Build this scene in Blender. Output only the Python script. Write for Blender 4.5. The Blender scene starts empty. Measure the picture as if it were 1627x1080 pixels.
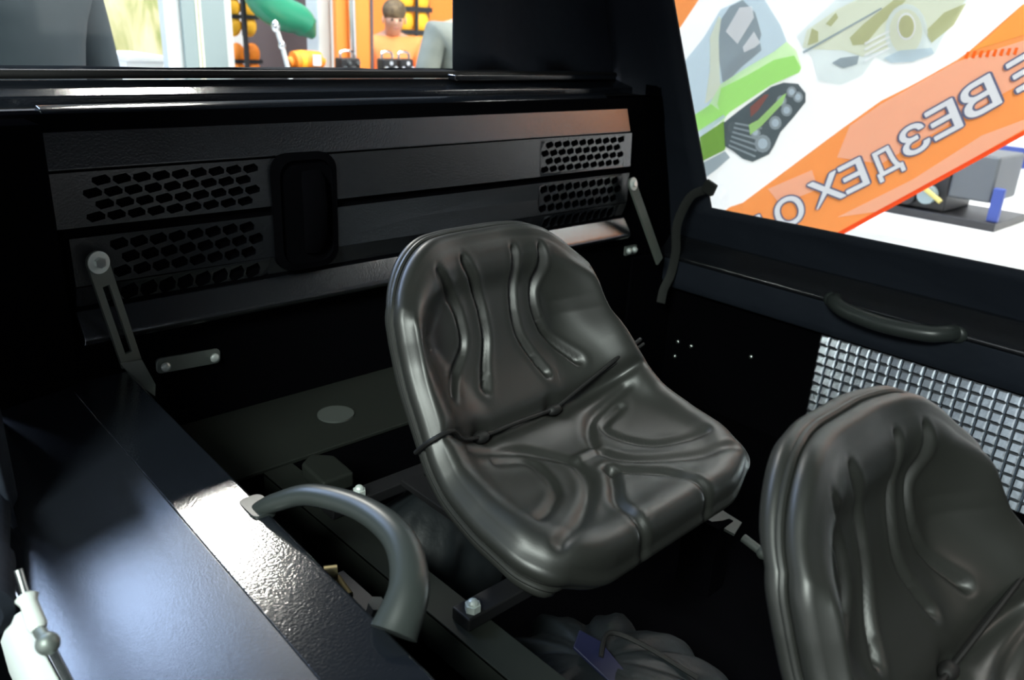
import bpy, math, random
import numpy as np
from mathutils import Vector, Matrix, Quaternion
random.seed(5)
C = bpy.context.scene.collection
SC = bpy.context.scene
H = 1.50          # height of the lens above the hall floor; all coordinates below are relative to the lens

# ------------------------------------------------------------------ camera
F = 1309.45; CX, CY = 813.5, 540.0
_vy = np.array([-500-CX, -25-CY, F]); _vx = np.array([2300-CX, 119-CY, F])
_X = _vx/np.linalg.norm(_vx); _Y = _vy-_X*(_vy@_X); _Y /= np.linalg.norm(_Y); _Z = np.cross(_X, _Y)
R = np.array([_X, _Y, _Z])
def at(px, py, axis, val):
    """point where the sight line measured in the photograph meets the plane axis=val (used only to take measurements)"""
    d = R @ np.array([px-CX, py-CY, F]); return d*(val/d[axis])
cd = bpy.data.cameras.new('camera'); cam = bpy.data.objects.new('camera', cd); C.objects.link(cam)
cd.sensor_width = 23.5; cd.lens = F/1627*23.5; cd.clip_start = .02
cd.dof.use_dof = True; cd.dof.focus_distance = 1.35; cd.dof.aperture_fstop = 3.2
r_, u_, b_ = R[:, 0], -R[:, 1], -R[:, 2]
cam.matrix_world = Matrix(((r_[0], u_[0], b_[0], 0), (r_[1], u_[1], b_[1], 0), (r_[2], u_[2], b_[2], H), (0, 0, 0, 1)))
SC.camera = cam
SC.view_settings.view_transform = 'Standard'; SC.view_settings.look = 'None'
SC.view_settings.exposure = 0.0; SC.view_settings.gamma = 1.0; SC.view_settings.use_curve_mapping = False

# ------------------------------------------------------------------ hall glow, hall lamps and added lights
w = bpy.data.worlds.new('hall'); SC.world = w; w.use_nodes = True
wn = w.node_tree.nodes; wl = w.node_tree.links
bg = wn['Background']
tc = wn.new('ShaderNodeTexCoord'); sx = wn.new('ShaderNodeSeparateXYZ'); wl.new(tc.outputs['Generated'], sx.inputs[0])
cr = wn.new('ShaderNodeValToRGB'); mp = wn.new('ShaderNodeMapRange'); mp.inputs[1].default_value = -1; mp.inputs[2].default_value = 1
wl.new(sx.outputs['Z'], mp.inputs[0]); wl.new(mp.outputs[0], cr.inputs[0]); wl.new(cr.outputs[0], bg.inputs[0])
e = cr.color_ramp.elements
e[0].position = 0.35; e[0].color = (.35, .36, .36, 1)
e[1].position = 0.50; e[1].color = (1, 1, .98, 1)
n3 = e.new(0.62); n3.color = (.34, .39, .46, 1)
n4 = e.new(0.74); n4.color = (.07, .09, .11, 1)
bg.inputs[1].default_value = 1.1
def lamp(name, loc, size, power, color, target):
    l = bpy.data.lights.new(name, 'AREA'); l.shape = 'RECTANGLE'; l.size, l.size_y = size; l.energy = power; l.color = color
    o = bpy.data.objects.new(name, l); C.objects.link(o); o.location = (loc[0], loc[1], loc[2]+H)
    d = Vector(target)-Vector(loc); o.rotation_euler = d.to_track_quat('-Z', 'Y').to_euler(); return o
lamp('hall_lamp', (4.4, .8, 3.6), (2.5, 2.5), 300, (1, .98, .93), (3.2, .9, -.6))
lamp('hall_lamp', (3.2, 2.9, 3.4), (2.0, 1.0), 150, (1, .97, .92), (2.6, 5, -.5))
lamp('sill_reflection_light', (-.45, 5.6, 4.3), (2.9, 3.8), 620, (.50, .66, 1.0), (.2, .9, -.6))  # added blue area light that gives the sill plate its reflection
lamp('hall_spot', (2.35, 5.6, 3.32), (.55, .30), 170, (1, .96, .88), (.4, .9, -.6))
lamp('hall_lamp', (2.1, -1.6, 3.9), (1.8, 1.8), 430, (1, .98, .94), (2.9, .9, -.2))  # added lamp that brightens the cab side of the banner
lamp('hall_lamp', (-2.2, -.7, 1.8), (1.1, 1.1), 230, (.90, 1, .93), (.9, .8, -.6))
lamp('hall_lamp', (1.6, -3.4, 2.6), (1.6, .5), 55, (1, .82, .74), (.9, .9, -.5))

# ------------------------------------------------------------------ materials
def mat(name, col, rough=.5, metal=0., spec=.5, ior=1.5, bump=None, emit=None, coat=0., var=None, backlit=0.):
    m = bpy.data.materials.new(name); m.use_nodes = True; nt = m.node_tree; p = nt.nodes['Principled BSDF']
    p.inputs['Base Color'].default_value = (*col, 1); p.inputs['Roughness'].default_value = rough
    p.inputs['Metallic'].default_value = metal; p.inputs['Specular IOR Level'].default_value = spec
    p.inputs['Coat Weight'].default_value = coat; p.inputs['IOR'].default_value = ior
    tcn = nt.nodes.new('ShaderNodeTexCoord')
    if bump:
        sc, st, dist = bump
        nz = nt.nodes.new('ShaderNodeTexNoise'); nz.inputs['Scale'].default_value = sc; nz.inputs['Detail'].default_value = 3
        nt.links.new(tcn.outputs['Object'], nz.inputs['Vector'])
        bp = nt.nodes.new('ShaderNodeBump'); bp.inputs['Strength'].default_value = st; bp.inputs['Distance'].default_value = dist
        nt.links.new(nz.outputs[0], bp.inputs['Height']); nt.links.new(bp.outputs[0], p.inputs['Normal'])
    if var:
        sc, col2 = var
        nz = nt.nodes.new('ShaderNodeTexNoise'); nz.inputs['Scale'].default_value = sc; nz.inputs['Detail'].default_value = 4
        nt.links.new(tcn.outputs['Object'], nz.inputs['Vector'])
        rp = nt.nodes.new('ShaderNodeValToRGB'); rp.color_ramp.elements[0].color = (*col, 1); rp.color_ramp.elements[1].color = (*col2, 1)
        rp.color_ramp.elements[0].position = .4; rp.color_ramp.elements[1].position = .62
        nt.links.new(nz.outputs[0], rp.inputs[0]); nt.links.new(rp.outputs[0], p.inputs['Base Color'])
    if backlit:   # thin cloth or foil that lets hall light through
        tr = nt.nodes.new('ShaderNodeBsdfTranslucent'); tr.inputs[0].default_value = (*col, 1)
        mx = nt.nodes.new('ShaderNodeMixShader'); mx.inputs[0].default_value = backlit
        out = nt.nodes['Material Output']
        nt.links.new(p.outputs[0], mx.inputs[1]); nt.links.new(tr.outputs[0], mx.inputs[2]); nt.links.new(mx.outputs[0], out.inputs[0])
    if emit:
        p.inputs['Emission Color'].default_value = (*emit[0], 1); p.inputs['Emission Strength'].default_value = emit[1]
    return m
def glass_mat():
    m = bpy.data.materials.new('clear_vinyl'); m.use_nodes = True; nt = m.node_tree; nt.nodes.clear()
    o = nt.nodes.new('ShaderNodeOutputMaterial'); t = nt.nodes.new('ShaderNodeBsdfTransparent'); g = nt.nodes.new('ShaderNodeBsdfGlossy')
    t.inputs[0].default_value = (.97, .98, .98, 1); g.inputs['Roughness'].default_value = .05
    fr = nt.nodes.new('ShaderNodeFresnel'); fr.inputs[0].default_value = 1.35; mx = nt.nodes.new('ShaderNodeMixShader')
    nt.links.new(fr.outputs[0], mx.inputs[0]); nt.links.new(t.outputs[0], mx.inputs[1]); nt.links.new(g.outputs[0], mx.inputs[2]); nt.links.new(mx.outputs[0], o.inputs[0])
    return m
M = dict(
    paint=mat('black_powder_coat', (.006, .007, .009), .23, spec=.6, ior=2.4, bump=(300, .30, .0010)),
    sill=mat('glossy_black_sill', (.008, .010, .014), .13, spec=.5, ior=1.9, bump=(300, .25, .0009)),
    plateblack=mat('smooth_black_sill_plate', (.008, .010, .014), .25, spec=.8, ior=1.9, bump=(420, .15, .0006)),
    matte=mat('matte_black_steel', (.008, .008, .009), .55, spec=.3),
    dark=mat('dark_painted_steel', (.0020, .0020, .0026), .9, spec=0.),
    fabric=mat('navy_black_canvas', (.010, .014, .022), .75, spec=.25, bump=(9, .5, .02)),
    lid=mat('dark_green_grey_steel', (.012, .014, .012), .6, spec=.12, bump=(40, .2, .001)),
    cap=mat('grey_plug', (.045, .052, .048), .6),
    vinyl=mat('black_seat_vinyl', (.018, .019, .017), .42, spec=.55, bump=(420, .12, .0006)),
    cord=mat('black_cord', (.004, .004, .004), .6),
    plastic=mat('charcoal_plastic', (.030, .036, .034), .36, spec=.5),
    steel=mat('zinc_steel', (.62, .66, .64), .3, metal=1.),
    zinc=mat('bright_zinc', (.62, .68, .65), .4, metal=.3),
    plate=mat('grey_zinc_plate', (.22, .25, .23), .5, metal=.7),
    strut=mat('grey_green_strut', (.10, .115, .10), .5, spec=.4),
    bag=mat('dark_nylon', (.010, .013, .015), .5, spec=.4, bump=(30, .4, .006)),
    navy=mat('navy_nylon', (.008, .010, .035), .5, spec=.4),
    foil=mat('embossed_foil', (.78, .84, .92), .26, metal=1., bump=(60, .25, .002)),
    white=mat('white_gelcoat', (.72, .78, .74), .35),
    glass=glass_mat(),
    strap=mat('black_webbing', (.012, .014, .012), .8),
)

# ------------------------------------------------------------------ mesh tools
ORG = {}
class MB:
    def __init__(s): s.v = []; s.f = []; s.m = []
    def add(s, vs, fs, mi=0):
        n = len(s.v); s.v += [tuple(map(float, p)) for p in vs]; s.f += [tuple(i+n for i in f) for f in fs]; s.m += [mi]*len(fs); return s
    def box(s, a, b, mi=0, rot=None, piv=None):
        x0, y0, z0 = a; x1, y1, z1 = b
        vs = [(x0, y0, z0), (x1, y0, z0), (x1, y1, z0), (x0, y1, z0), (x0, y0, z1), (x1, y0, z1), (x1, y1, z1), (x0, y1, z1)]
        if rot is not None:
            pv = Vector(piv if piv is not None else ((x0+x1)/2, (y0+y1)/2, (z0+z1)/2)); vs = [tuple(pv+rot @ (Vector(v)-pv)) for v in vs]
        return s.add(vs, [(0, 3, 2, 1), (4, 5, 6, 7), (0, 1, 5, 4), (1, 2, 6, 5), (2, 3, 7, 6), (3, 0, 4, 7)], mi)
    def prism(s, prof, d0, d1, mi=0, axis=0):
        """profile of (b,c) extruded along axis between d0 and d1"""
        n = len(prof); vs = []
        for d in (d0, d1):
            for b, c in prof:
                vs.append((d, b, c) if axis == 0 else ((b, d, c) if axis == 1 else (b, c, d)))
        fs = [tuple(range(n)), tuple(range(2*n-1, n-1, -1))]+[(i, (i+1) % n, n+(i+1) % n, n+i) for i in range(n)]
        return s.add(vs, fs, mi)
    def slab(s, pts, th, mi=0):
        """closed planar polygon given thickness along its normal"""
        P = [Vector(p) for p in pts]; nn = Vector((0, 0, 0))
        for i in range(len(P)): nn += P[i].cross(P[(i+1) % len(P)])
        nn.normalize(); n = len(P); Q = P+[p-nn*th for p in P]
        return s.add(Q, [tuple(range(n)), tuple(range(2*n-1, n-1, -1))]+[(i, n+i, n+(i+1) % n, (i+1) % n) for i in range(n)], mi)
    def tube(s, pts, rad, seg=12, mi=0, cap=True, flat=None, up=(0, 0, 1)):
        P = [Vector(p) for p in pts]; n = len(P)
        if not isinstance(rad, (list, tuple)): rad = [rad]*n
        b = len(s.v); upv = Vector(up); ref = None
        for i in range(n):
            t = (P[min(i+1, n-1)]-P[max(i-1, 0)]).normalized()
            if ref is None:
                ref = upv-t*upv.dot(t)
                if ref.length < .05: ref = Vector((1, 0, 0))-t*t.x
            ref = (ref-t*ref.dot(t)).normalized(); sd = t.cross(ref)
            for k in range(seg):
                a = 2*math.pi*k/seg
                s.v.append(tuple(P[i]+ref*math.cos(a)*rad[i]*(flat or 1)+sd*math.sin(a)*rad[i]))
        for i in range(n-1):
            for k in range(seg):
                s.f.append((b+i*seg+k, b+i*seg+(k+1) % seg, b+(i+1)*seg+(k+1) % seg, b+(i+1)*seg+k)); s.m.append(mi)
        if cap:
            s.f.append(tuple(b+k for k in range(seg-1, -1, -1))); s.m.append(mi)
            s.f.append(tuple(b+(n-1)*seg+k for k in range(seg))); s.m.append(mi)
        return s
    def cyl(s, a, b, r, seg=20, mi=0): return s.tube([a, b], r, seg, mi)
    def ball(s, c, r, mi=0, seg=16, sc=(1, 1, 1)):
        vs = []; fs = []; m = seg//2
        for i in range(m+1):
            th = math.pi*i/m
            for k in range(seg):
                a = 2*math.pi*k/seg; vs.append((c[0]+r*sc[0]*math.sin(th)*math.cos(a), c[1]+r*sc[1]*math.sin(th)*math.sin(a), c[2]+r*sc[2]*math.cos(th)))
        for i in range(m):
            for k in range(seg): fs.append((i*seg+k, (i+1)*seg+k, (i+1)*seg+(k+1) % seg, i*seg+(k+1) % seg))
        return s.add(vs, fs, mi)
def smoothpath(pts, n=8):
    P = [Vector(p) for p in pts]; out = []
    for i in range(len(P)-1):
        p0 = P[max(i-1, 0)]; p1 = P[i]; p2 = P[i+1]; p3 = P[min(i+2, len(P)-1)]
        for k in range(n):
            t = k/n; out.append(.5*((2*p1)+(p2-p0)*t+(2*p0-5*p1+4*p2-p3)*t*t+(3*p1-p0-3*p2+p3)*t**3))
    return out+[P[-1]]
def tag(o, label=None, cat=None, group=None, kind=None):
    if label: o['label'] = label
    if cat: o['category'] = cat
    if group: o['group'] = group
    if kind: o['kind'] = kind
    return o
def thing(name, loc, label, cat, group=None):
    o = bpy.data.objects.new(name, None); C.objects.link(o); o.empty_display_size = .05
    o.location = (loc[0], loc[1], loc[2]+H); ORG[o] = Vector(loc); return tag(o, label, cat, group)
def obj(name, mb, mats, parent=None, smooth=False, bevel=0., solid=0., sub=0, angle=40):
    if not isinstance(mats, (list, tuple)): mats = [mats]
    if parent is None:
        A = np.array(mb.v); o0 = Vector(((A[:, 0].min()+A[:, 0].max())/2, (A[:, 1].min()+A[:, 1].max())/2, A[:, 2].min()))
    else: o0 = ORG[parent]
    me = bpy.data.meshes.new(name); me.from_pydata([tuple(Vector(v)-o0) for v in mb.v], [], mb.f)
    for m in mats: me.materials.append(m)
    me.polygons.foreach_set('material_index', mb.m)
    o = bpy.data.objects.new(name, me); C.objects.link(o)
    if parent is None: o.location = (o0.x, o0.y, o0.z+H)
    else: o.parent = parent
    ORG[o] = o0
    import bmesh
    bm = bmesh.new(); bm.from_mesh(me); bmesh.ops.remove_doubles(bm, verts=bm.verts, dist=1e-5); bmesh.ops.recalc_face_normals(bm, faces=bm.faces); bm.to_mesh(me); bm.free()
    if solid:
        md = o.modifiers.new('solid', 'SOLIDIFY'); md.thickness = solid; md.offset = 0
    if bevel:
        md = o.modifiers.new('bevel', 'BEVEL'); md.width = bevel; md.segments = 3; md.limit_method = 'ANGLE'; md.angle_limit = math.radians(35)
    if sub:
        md = o.modifiers.new('sub', 'SUBSURF'); md.levels = md.render_levels = sub
    if smooth or bevel:
        me.polygons.foreach_set('use_smooth', [True]*len(me.polygons))
        if not sub and not bevel: me.set_sharp_from_angle(angle=math.radians(angle))
        if bevel:
            wm = o.modifiers.new('wn', 'WEIGHTED_NORMAL'); wm.keep_sharp = True
    me.update(); return o
def struct(name, mb, m, **k): return tag(obj(name, mb, m, **k), kind='structure')
def copy_tree(o, parent=None):
    c = o.copy(); C.objects.link(c); c.parent = parent; ORG[c] = ORG[o]
    for ch in [x for x in bpy.data.objects if x.parent == o]: copy_tree(ch, c)
    return c

# ================================================================== THE CAB SHELL
YF = 1.42        # face of the front panel
# cab floor, dark pan
struct('floor', MB().box((.42, -.75, -1.08), (2.0, 1.445, -1.05)), M['dark'])
# bulkhead below the vented panel and behind it
struct('wall_front', MB().box((.30, 1.445, -1.08), (1.93, 1.50, -.16)).box((1.93, 1.445, -1.08), (2.04, 1.50, -.62)).prism([(1.92, -.63), (2.042, -.63), (2.000, -.46), (1.905, -.12), (1.90, -.12)], 1.447, 1.50, axis=1), M['dark'])
struct('added_wall_back', MB().box((.30, -.80, -1.08), (2.04, -.76, -.30)), M['dark'])  # unseen rear wall, added to keep hall light off the floor
# right hull side under the ledge
struct('wall_right', MB().box((2.0, -.75, -1.08), (2.04, 1.445, -.62)), M['dark'])
# left hull side, inboard face below the sill
struct('wall_left', MB().box((.385, -.75, -1.08), (.403, 1.44, -.70)), M['dark'])
struct('wall_outer', MB().box((.136, -.75, -1.2), (.150, 1.50, -.72)), M['dark'])
struct('hall_floor', MB().box((-7, -8, -H-.05), (16, 14, -H)), mat('pale_hall_floor', (.80, .79, .74), .35, var=(.6, (.72, .72, .70))))

# canopy: front cloth wall with window opening
def clothwall(name, outer, inner, th, m, ripple=0):
    """ring of cloth between an outer quad and an inner (window) quad, both given as 4 corners"""
    O = [Vector(p) for p in outer]; I = [Vector(p) for p in inner]; n = 14; mb = MB()
    nn = (O[1]-O[0]).cross(O[3]-O[0]).normalized()
    for k in range(4):
        a, b, c, d = O[k], O[(k+1) % 4], I[(k+1) % 4], I[k]
        vs = []; fs = []
        for i in range(n+1):
            for j in range(7):
                u = i/n; v = j/6; p = (a.lerp(b, u)).lerp(d.lerp(c, u), v)
                edge = min(u, 1-u, v, 1-v)*4
                p = p+nn*ripple*min(1, edge)*(math.sin(u*9+k*2+v*3)+.6*math.sin(u*21+v*8+k))
                vs.append(p)
        for i in range(n):
            for j in range(6): fs.append((i*7+j, (i+1)*7+j, (i+1)*7+j+1, i*7+j+1))
        mb.add(vs, fs)
    return struct(name, mb, m, solid=th, smooth=True, angle=60)
zt = .62
fo = [(-.10, 1.63, -.108), (2.06, 1.63, -.108), (1.80, 1.63, zt), (-.10, 1.63, zt)]
fi = [(.02, 1.63, -.104), (1.318, 1.63, -.104), (1.303, 1.63, .55), (.02, 1.63, .55)]
clothwall('canopy_front', fo, fi, .008, M['fabric'], .006)
bo = [(.30, -.78, -.30), (2.02, -.78, -.30), (1.80, -.78, zt), (.30, -.78, zt)]
bi = [(1.05, -.78, -.12), (1.62, -.78, -.12), (1.60, -.78, .38), (1.05, -.78, .38)]
clothwall('added_canopy_back', bo, bi, .008, M['fabric'], .004)  # unseen, added so the front panel reflects dark cloth instead of the hall
struct('added_window_3', MB().slab([(1.03, -.79, -.14), (1.64, -.79, -.14), (1.62, -.79, .40), (1.03, -.79, .40)], .002), M['glass'])  # unseen pane, added with the rear cloth to give reflections on the seats
def lean(y, z):  # right canopy plane leans inboard towards the roof
    return 2.0-(z+.45)*.29
yF0, yF1 = 1.318, 1.405
ro = [(lean(0, -.60)+.01, 1.64, -.60), (lean(0, -.60)+.01, -.75, -.60), (lean(0, zt), -.75, zt), (lean(0, zt), 1.64, zt)]
ri = [(lean(0, -.452), 1.303, -.452), (lean(0, -.425), -.55, -.425), (lean(0, .45), -.55, .45), (lean(0, .45), 1.46, .45)]
clothwall('canopy_right', ro, ri, .008, M['fabric'], .006)
struct('ceiling', MB().box((-.12, -.79, zt), (1.80, 1.66, zt+.012)), M['fabric'])
# clear vinyl panes
w1 = MB().slab([(.0, 1.638, -.108), (1.33, 1.638, -.108), (1.33, 1.638, .58), (0, 1.638, .58)], .002)
struct('window_1', w1, M['glass'])
w2 = MB().slab([(lean(0, -.47)+.008, 1.33, -.47), (lean(0, -.47)+.008, -.6, -.47), (lean(0, .47)+.008, -.6, .47), (lean(0, .47)+.008, 1.5, .47)], .002)
struct('window_2', w2, M['glass'])
# cloth skirt and hull flange below the right window
struct('trim_1', MB().prism([(2.012, -.555), (1.985, -.585), (1.95, -.600), (1.95, -.612), (2.03, -.640), (2.05, -.56)], -.75, 1.44, axis=1), M['paint'], bevel=.004)
struct('trim_2', MB().prism([(1.953, -.612), (1.953, -.675), (1.965, -.700), (2.0, -.705), (2.02, -.64)], -.75, 1.44, axis=1), M['fabric'], bevel=.004)
# left corner post of the hull
struct('trim_3', MB().prism([(.20, 1.36), (.338, 1.36), (.338, 1.50), (.20, 1.50)], -.60, -.165, axis=2), M['dark'], bevel=.006)
# corner post at right
struct('trim_4', MB().prism([(1.83, 1.43), (2.0, 1.40), (2.0, 1.44), (1.83, 1.44)], -1.05, -.60, axis=2), M['dark'], bevel=.006)

# ================================================================== VENTED FRONT PANEL
pan = thing('front_panel', (1.05, 1.43, -.53), 'black vented metal front panel with slots and diamond grilles below the far window', 'panel')
def diamond_plate(mb, x0, x1, zpts, holes, ncol, nrow, mi=0):
    """vertical strip y=f(z) (given as two points (y,z)) with nrow rows of slanted holes in the x ranges listed in holes"""
    (ya, za), (yb, zb) = zpts
    def P(x, t): return (x, ya+(yb-ya)*t, za+(zb-za)*t)
    t0, t1 = .06, .94
    xs = [x0]
    for h0, h1, nc in holes:
        mb.add([P(xs[-1], 0), P(h0, 0), P(h0, 1), P(xs[-1], 1)], [(0, 1, 2, 3)], mi)
        mb.add([P(h0, 0), P(h1, 0), P(h1, t0), P(h0, t0)], [(0, 1, 2, 3)], mi)
        mb.add([P(h0, t1), P(h1, t1), P(h1, 1), P(h0, 1)], [(0, 1, 2, 3)], mi)
        dt = (t1-t0)/nrow; pw = (h1-h0)/(nc+.5)
        for r in range(nrow):
            ta, tb = t0+dt*r, t0+dt*(r+1); off = 0 if r % 2 == 0 else pw*.5
            if off: mb.add([P(h0, ta), P(h0+off, ta), P(h0+off, tb), P(h0, tb)], [(0, 1, 2, 3)], mi)
            else: mb.add([P(h1-pw*.5, ta), P(h1, ta), P(h1, tb), P(h1-pw*.5, tb)], [(0, 1, 2, 3)], mi)
            for c in range(nc):
                xa = h0+off+c*pw; xb = xa+pw; g = .05; sk = .22*pw
                o = [P(xa, ta), P(xb, ta), P(xb, tb), P(xa, tb)]
                hm = (ta+tb)/2; xm = (xa+xb)/2; hh = (tb-ta)
                hp = [P(xm-sk, ta+g*hh), P(xb-g*pw*1.6, hm-.26*hh), P(xb-g*pw*.8, hm+.10*hh), P(xm+sk, tb-g*hh), P(xa+g*pw*1.6, hm+.26*hh), P(xa+g*pw*.8, hm-.10*hh)]
                mb.add(o+hp, [(0, 1, 5, 4), (1, 2, 6, 5), (2, 7, 6), (2, 3, 8, 7), (3, 0, 4, 9), (3, 9, 8)], mi)
        xs.append(h1)
    mb.add([P(xs[-1], 0), P(x1, 0), P(x1, 1), P(xs[-1], 1)], [(0, 1, 2, 3)], mi)
HL = (.395, .700, 9); HR = (1.425, 1.735, 10)
sl = MB(); diamond_plate(sl, .346, 1.765, [(1.42, -.335), (1.425, -.248)], [HL, HR], 9, 4)
obj('upper_grille_plate', sl, M['paint'], pan, solid=.003)
sl = MB(); diamond_plate(sl, .366, 1.765, [(1.42, -.432), (1.42, -.352)], [(.425, .700, 8), HR], 9, 3)
obj('lower_grille_plate', sl, M['paint'], pan, solid=.003)
sl = MB(); diamond_plate(sl, .366, 1.765, [(1.436, -.476), (1.42, -.434)], [(.435, .71, 8), (1.45, 1.735, 10)], 9, 1)
obj('lower_vent_strip', sl, M['paint'], pan, solid=.003)
# shadow gap channel, backing box
obj('backing_channel', MB().box((.362, 1.432, -.53), (1.765, 1.444, -.25)), M['dark'], pan)
# rounded bottom lip
prof = [(1.430, -.477), (1.404, -.512), (1.400, -.522), (1.408, -.532), (1.44, -.532), (1.44, -.477)]
obj('bottom_lip', MB().prism(prof, .362, 1.775), M['paint'], pan, bevel=.003)
# upper sloped section with rounded crest and flat top
prof = [(1.426, -.246), (1.446, -.185), (1.452, -.165), (1.49, -.165), (1.49, -.246)]
obj('sloped_top', MB().prism(prof, .330, 1.765), M['paint'], pan, bevel=.004)
prof = [(1.450, -.166), (1.456, -.158), (1.466, -.153), (1.484, -.150), (1.489, -.154), (1.489, -.166)]
obj('rolled_crest', MB().prism(prof, .362, 1.69), M['sill'], pan, bevel=.002)
# recess pocket in the middle of the panel
rc = MB()
def rrect(cx_, cz_, hw, hh, r, n=6):
    o = []
    for sx_, sz_, a0 in ((1, 1, 0), (-1, 1, 90), (-1, -1, 180), (1, -1, 270)):
        for k in range(n+1):
            a = math.radians(a0+90*k/n); o.append((cx_+sx_*(hw-r)+r*math.cos(a), cz_+sz_*(hh-r)+r*math.sin(a)))
    return o
out = rrect(.788, -.352, .068, .112, .035); inn = rrect(.788, -.352, .055, .100, .03)
n = len(out); vs = [(x, 1.412, z) for x, z in out]+[(x, 1.408, z) for x, z in inn]+[(x, 1.425, z) for x, z in out]+[(x, 1.416, z) for x, z in inn]
fs = [(i, (i+1) % n, n+(i+1) % n, n+i) for i in range(n)]+[(2*n+i, 2*n+(i+1) % n, (i+1) % n, i) for i in range(n)]+[(n+i, n+(i+1) % n, 3*n+(i+1) % n, 3*n+i) for i in range(n)]+[tuple(3*n+i for i in range(n))]
obj('recess_cover', rc.add(vs, fs), M['dark'], pan, smooth=True, angle=20)
obj('rounded_grip', MB().tube([(.80, 1.412, -.43), (.80, 1.400, -.40), (.80, 1.398, -.34), (.80, 1.404, -.29), (.80, 1.412, -.275)], [.02, .026, .027, .026, .02], 16, flat=.4, up=(0, 1, 0)), M['dark'], pan, smooth=True)
# window ledge
led = thing('window_ledge', (1.0, 1.55, -.15), 'glossy black metal ledge running along the foot of the far window', 'ledge')
obj('ledge_board', MB().prism([(1.545, -.143), (1.60, -.128), (1.612, -.122), (1.62, -.124), (1.62, -.20), (1.545, -.20)], .08, 1.90), M['sill'], led, bevel=.003)
obj('trough', MB().box((.08, 1.502, -.20), (1.90, 1.547, -.160)), M['matte'], led)
obj('rubber_seal', MB().tube([(.0, 1.615, -.113), (1.0, 1.615, -.113), (1.90, 1.615, -.115)], .008, 10), M['cord'], led, smooth=True)
obj('flange_strip', MB().box((1.28, 1.575, -.124), (1.86, 1.603, -.112)), M['sill'], led, bevel=.002)

# ================================================================== LOCKING STRUTS
def strut(top, bot, label, w=.018, slot=True):
    t = thing('locking_strut', bot, label, 'strut', 'locking struts at the ends of the front panel')
    T = Vector(top); B = Vector(bot); d = (T-B); L = d.length; d.normalize(); nrm = Vector((.25, -1, .0)); nrm = (nrm-d*nrm.dot(d)).normalized(); s_ = d.cross(nrm)
    mb = MB(); th = .006
    def q(a, b, c): return B+d*a+s_*b+nrm*c
    # bar outline with slot: two rails plus solid ends
    def bar(a0, a1, b0, b1):
        vs = [q(a, b, c) for c in (0, th) for a, b in ((a0, b0), (a1, b0), (a1, b1), (a0, b1))]
        mb.add(vs, [(0, 1, 2, 3), (7, 6, 5, 4), (0, 4, 5, 1), (1, 5, 6, 2), (2, 6, 7, 3), (3, 7, 4, 0)])
    if slot:
        bar(0, L*.12, -w, w); bar(L*.12, L*.78, -w, -w*.35); bar(L*.12, L*.78, w*.35, w); bar(L*.78, L, -w, w)
    else:
        bar(0, L, -w, w)
    mb.cyl(q(L, 0, 0), q(L, 0, th), w, 20)
    obj('slotted_bar', mb, M['strut'], t)
    obj('washer', MB().cyl(q(L, 0, th), q(L, 0, th+.003), w*1.02, 24), M['zinc'], t, smooth=True)
    obj('bolt', MB().cyl(q(L, 0, th+.003), q(L, 0, th+.009), w*.5, 6), M['steel'], t)
    return t, q
s1, q = strut((.392, 1.385, -.385), (.425, 1.385, -.570), 'slotted grey locking strut with round washer at the left end of the front panel')
obj('foot_bracket', MB().slab([(.406, 1.378, -.562), (.440, 1.372, -.562), (.452, 1.355, -.605), (.448, 1.352, -.625), (.425, 1.365, -.600)], .005), M['strut'], s1)
strut((1.748, 1.396, -.378), (1.86, 1.36, -.60), 'dark locking strut with round washer at the right end of the front panel', .017, False)

# small plate with two bolts on the bulkhead
p = thing('mounting_plate', (.54, 1.44, -.63), 'small rounded steel plate held by two bolts on the black bulkhead', 'plate')
pts = [(x, 1.437, z) for x, z in rrect(.545, -.612, .060, .0145, .008, 4)]
rt = Matrix.Rotation(math.radians(3), 3, 'Y'); pts = [tuple(Vector((.545, 1.437, -.612))+rt @ (Vector(v)-Vector((.545, 1.437, -.612)))) for v in pts]
obj('steel_strip', MB().slab(pts, .006), M['plate'], p, bevel=.001)
for dx in (-.046, .046): obj('bolt', MB().ball((.545+dx, 1.430, -.612-dx*.05), .009, sc=(1, .6, 1)), M['zinc'], p, smooth=True)

# ================================================================== STEP UNDER THE PANEL
st = thing('step_ledge', (1.2, 1.3, -1.05), 'dark green grey metal step running along the foot of the bulkhead', 'step')
obj('top_plate', MB().box((.41, 1.195, -.748), (1.28, 1.444, -.740)), M['lid'], st, bevel=.002)
obj('riser', MB().box((.41, 1.197, -1.05), (1.28, 1.203, -.749)), M['dark'], st)
obj('end_plate', MB().box((1.274, 1.203, -1.05), (1.280, 1.444, -.749)), M['dark'], st)
obj('round_plug', MB().cyl((.774, 1.305, -.740), (.774, 1.305, -.736), .036, 32), M['cap'], st, smooth=True)

# ================================================================== LEFT SILL
sill = thing('side_sill', (.26, .4, -.75), 'broad glossy black metal side sill reflecting the hall in blue and white', 'sill')
def pitched(mb, k=.055, y0=.85):
    mb.v = [(x, y, z+k*(y-y0)) for x, y, z in mb.v]; return mb
obj('inner_strip', pitched(MB().prism([(.319, -.600), (.408, -.600), (.412, -.604), (.412, -.64), (.404, -.64), (.404, -.608), (.319, -.608)], -.75, 1.36, axis=1)), M['sill'], sill, bevel=.0015)
obj('outer_plate', pitched(MB().prism([(.319, -.600), (.317, -.606), (.145, -.628), (.141, -.646), (.135, -.646), (.139, -.623)], -.75, 1.35, axis=1)), M['plateblack'], sill, bevel=.0015)

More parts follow.
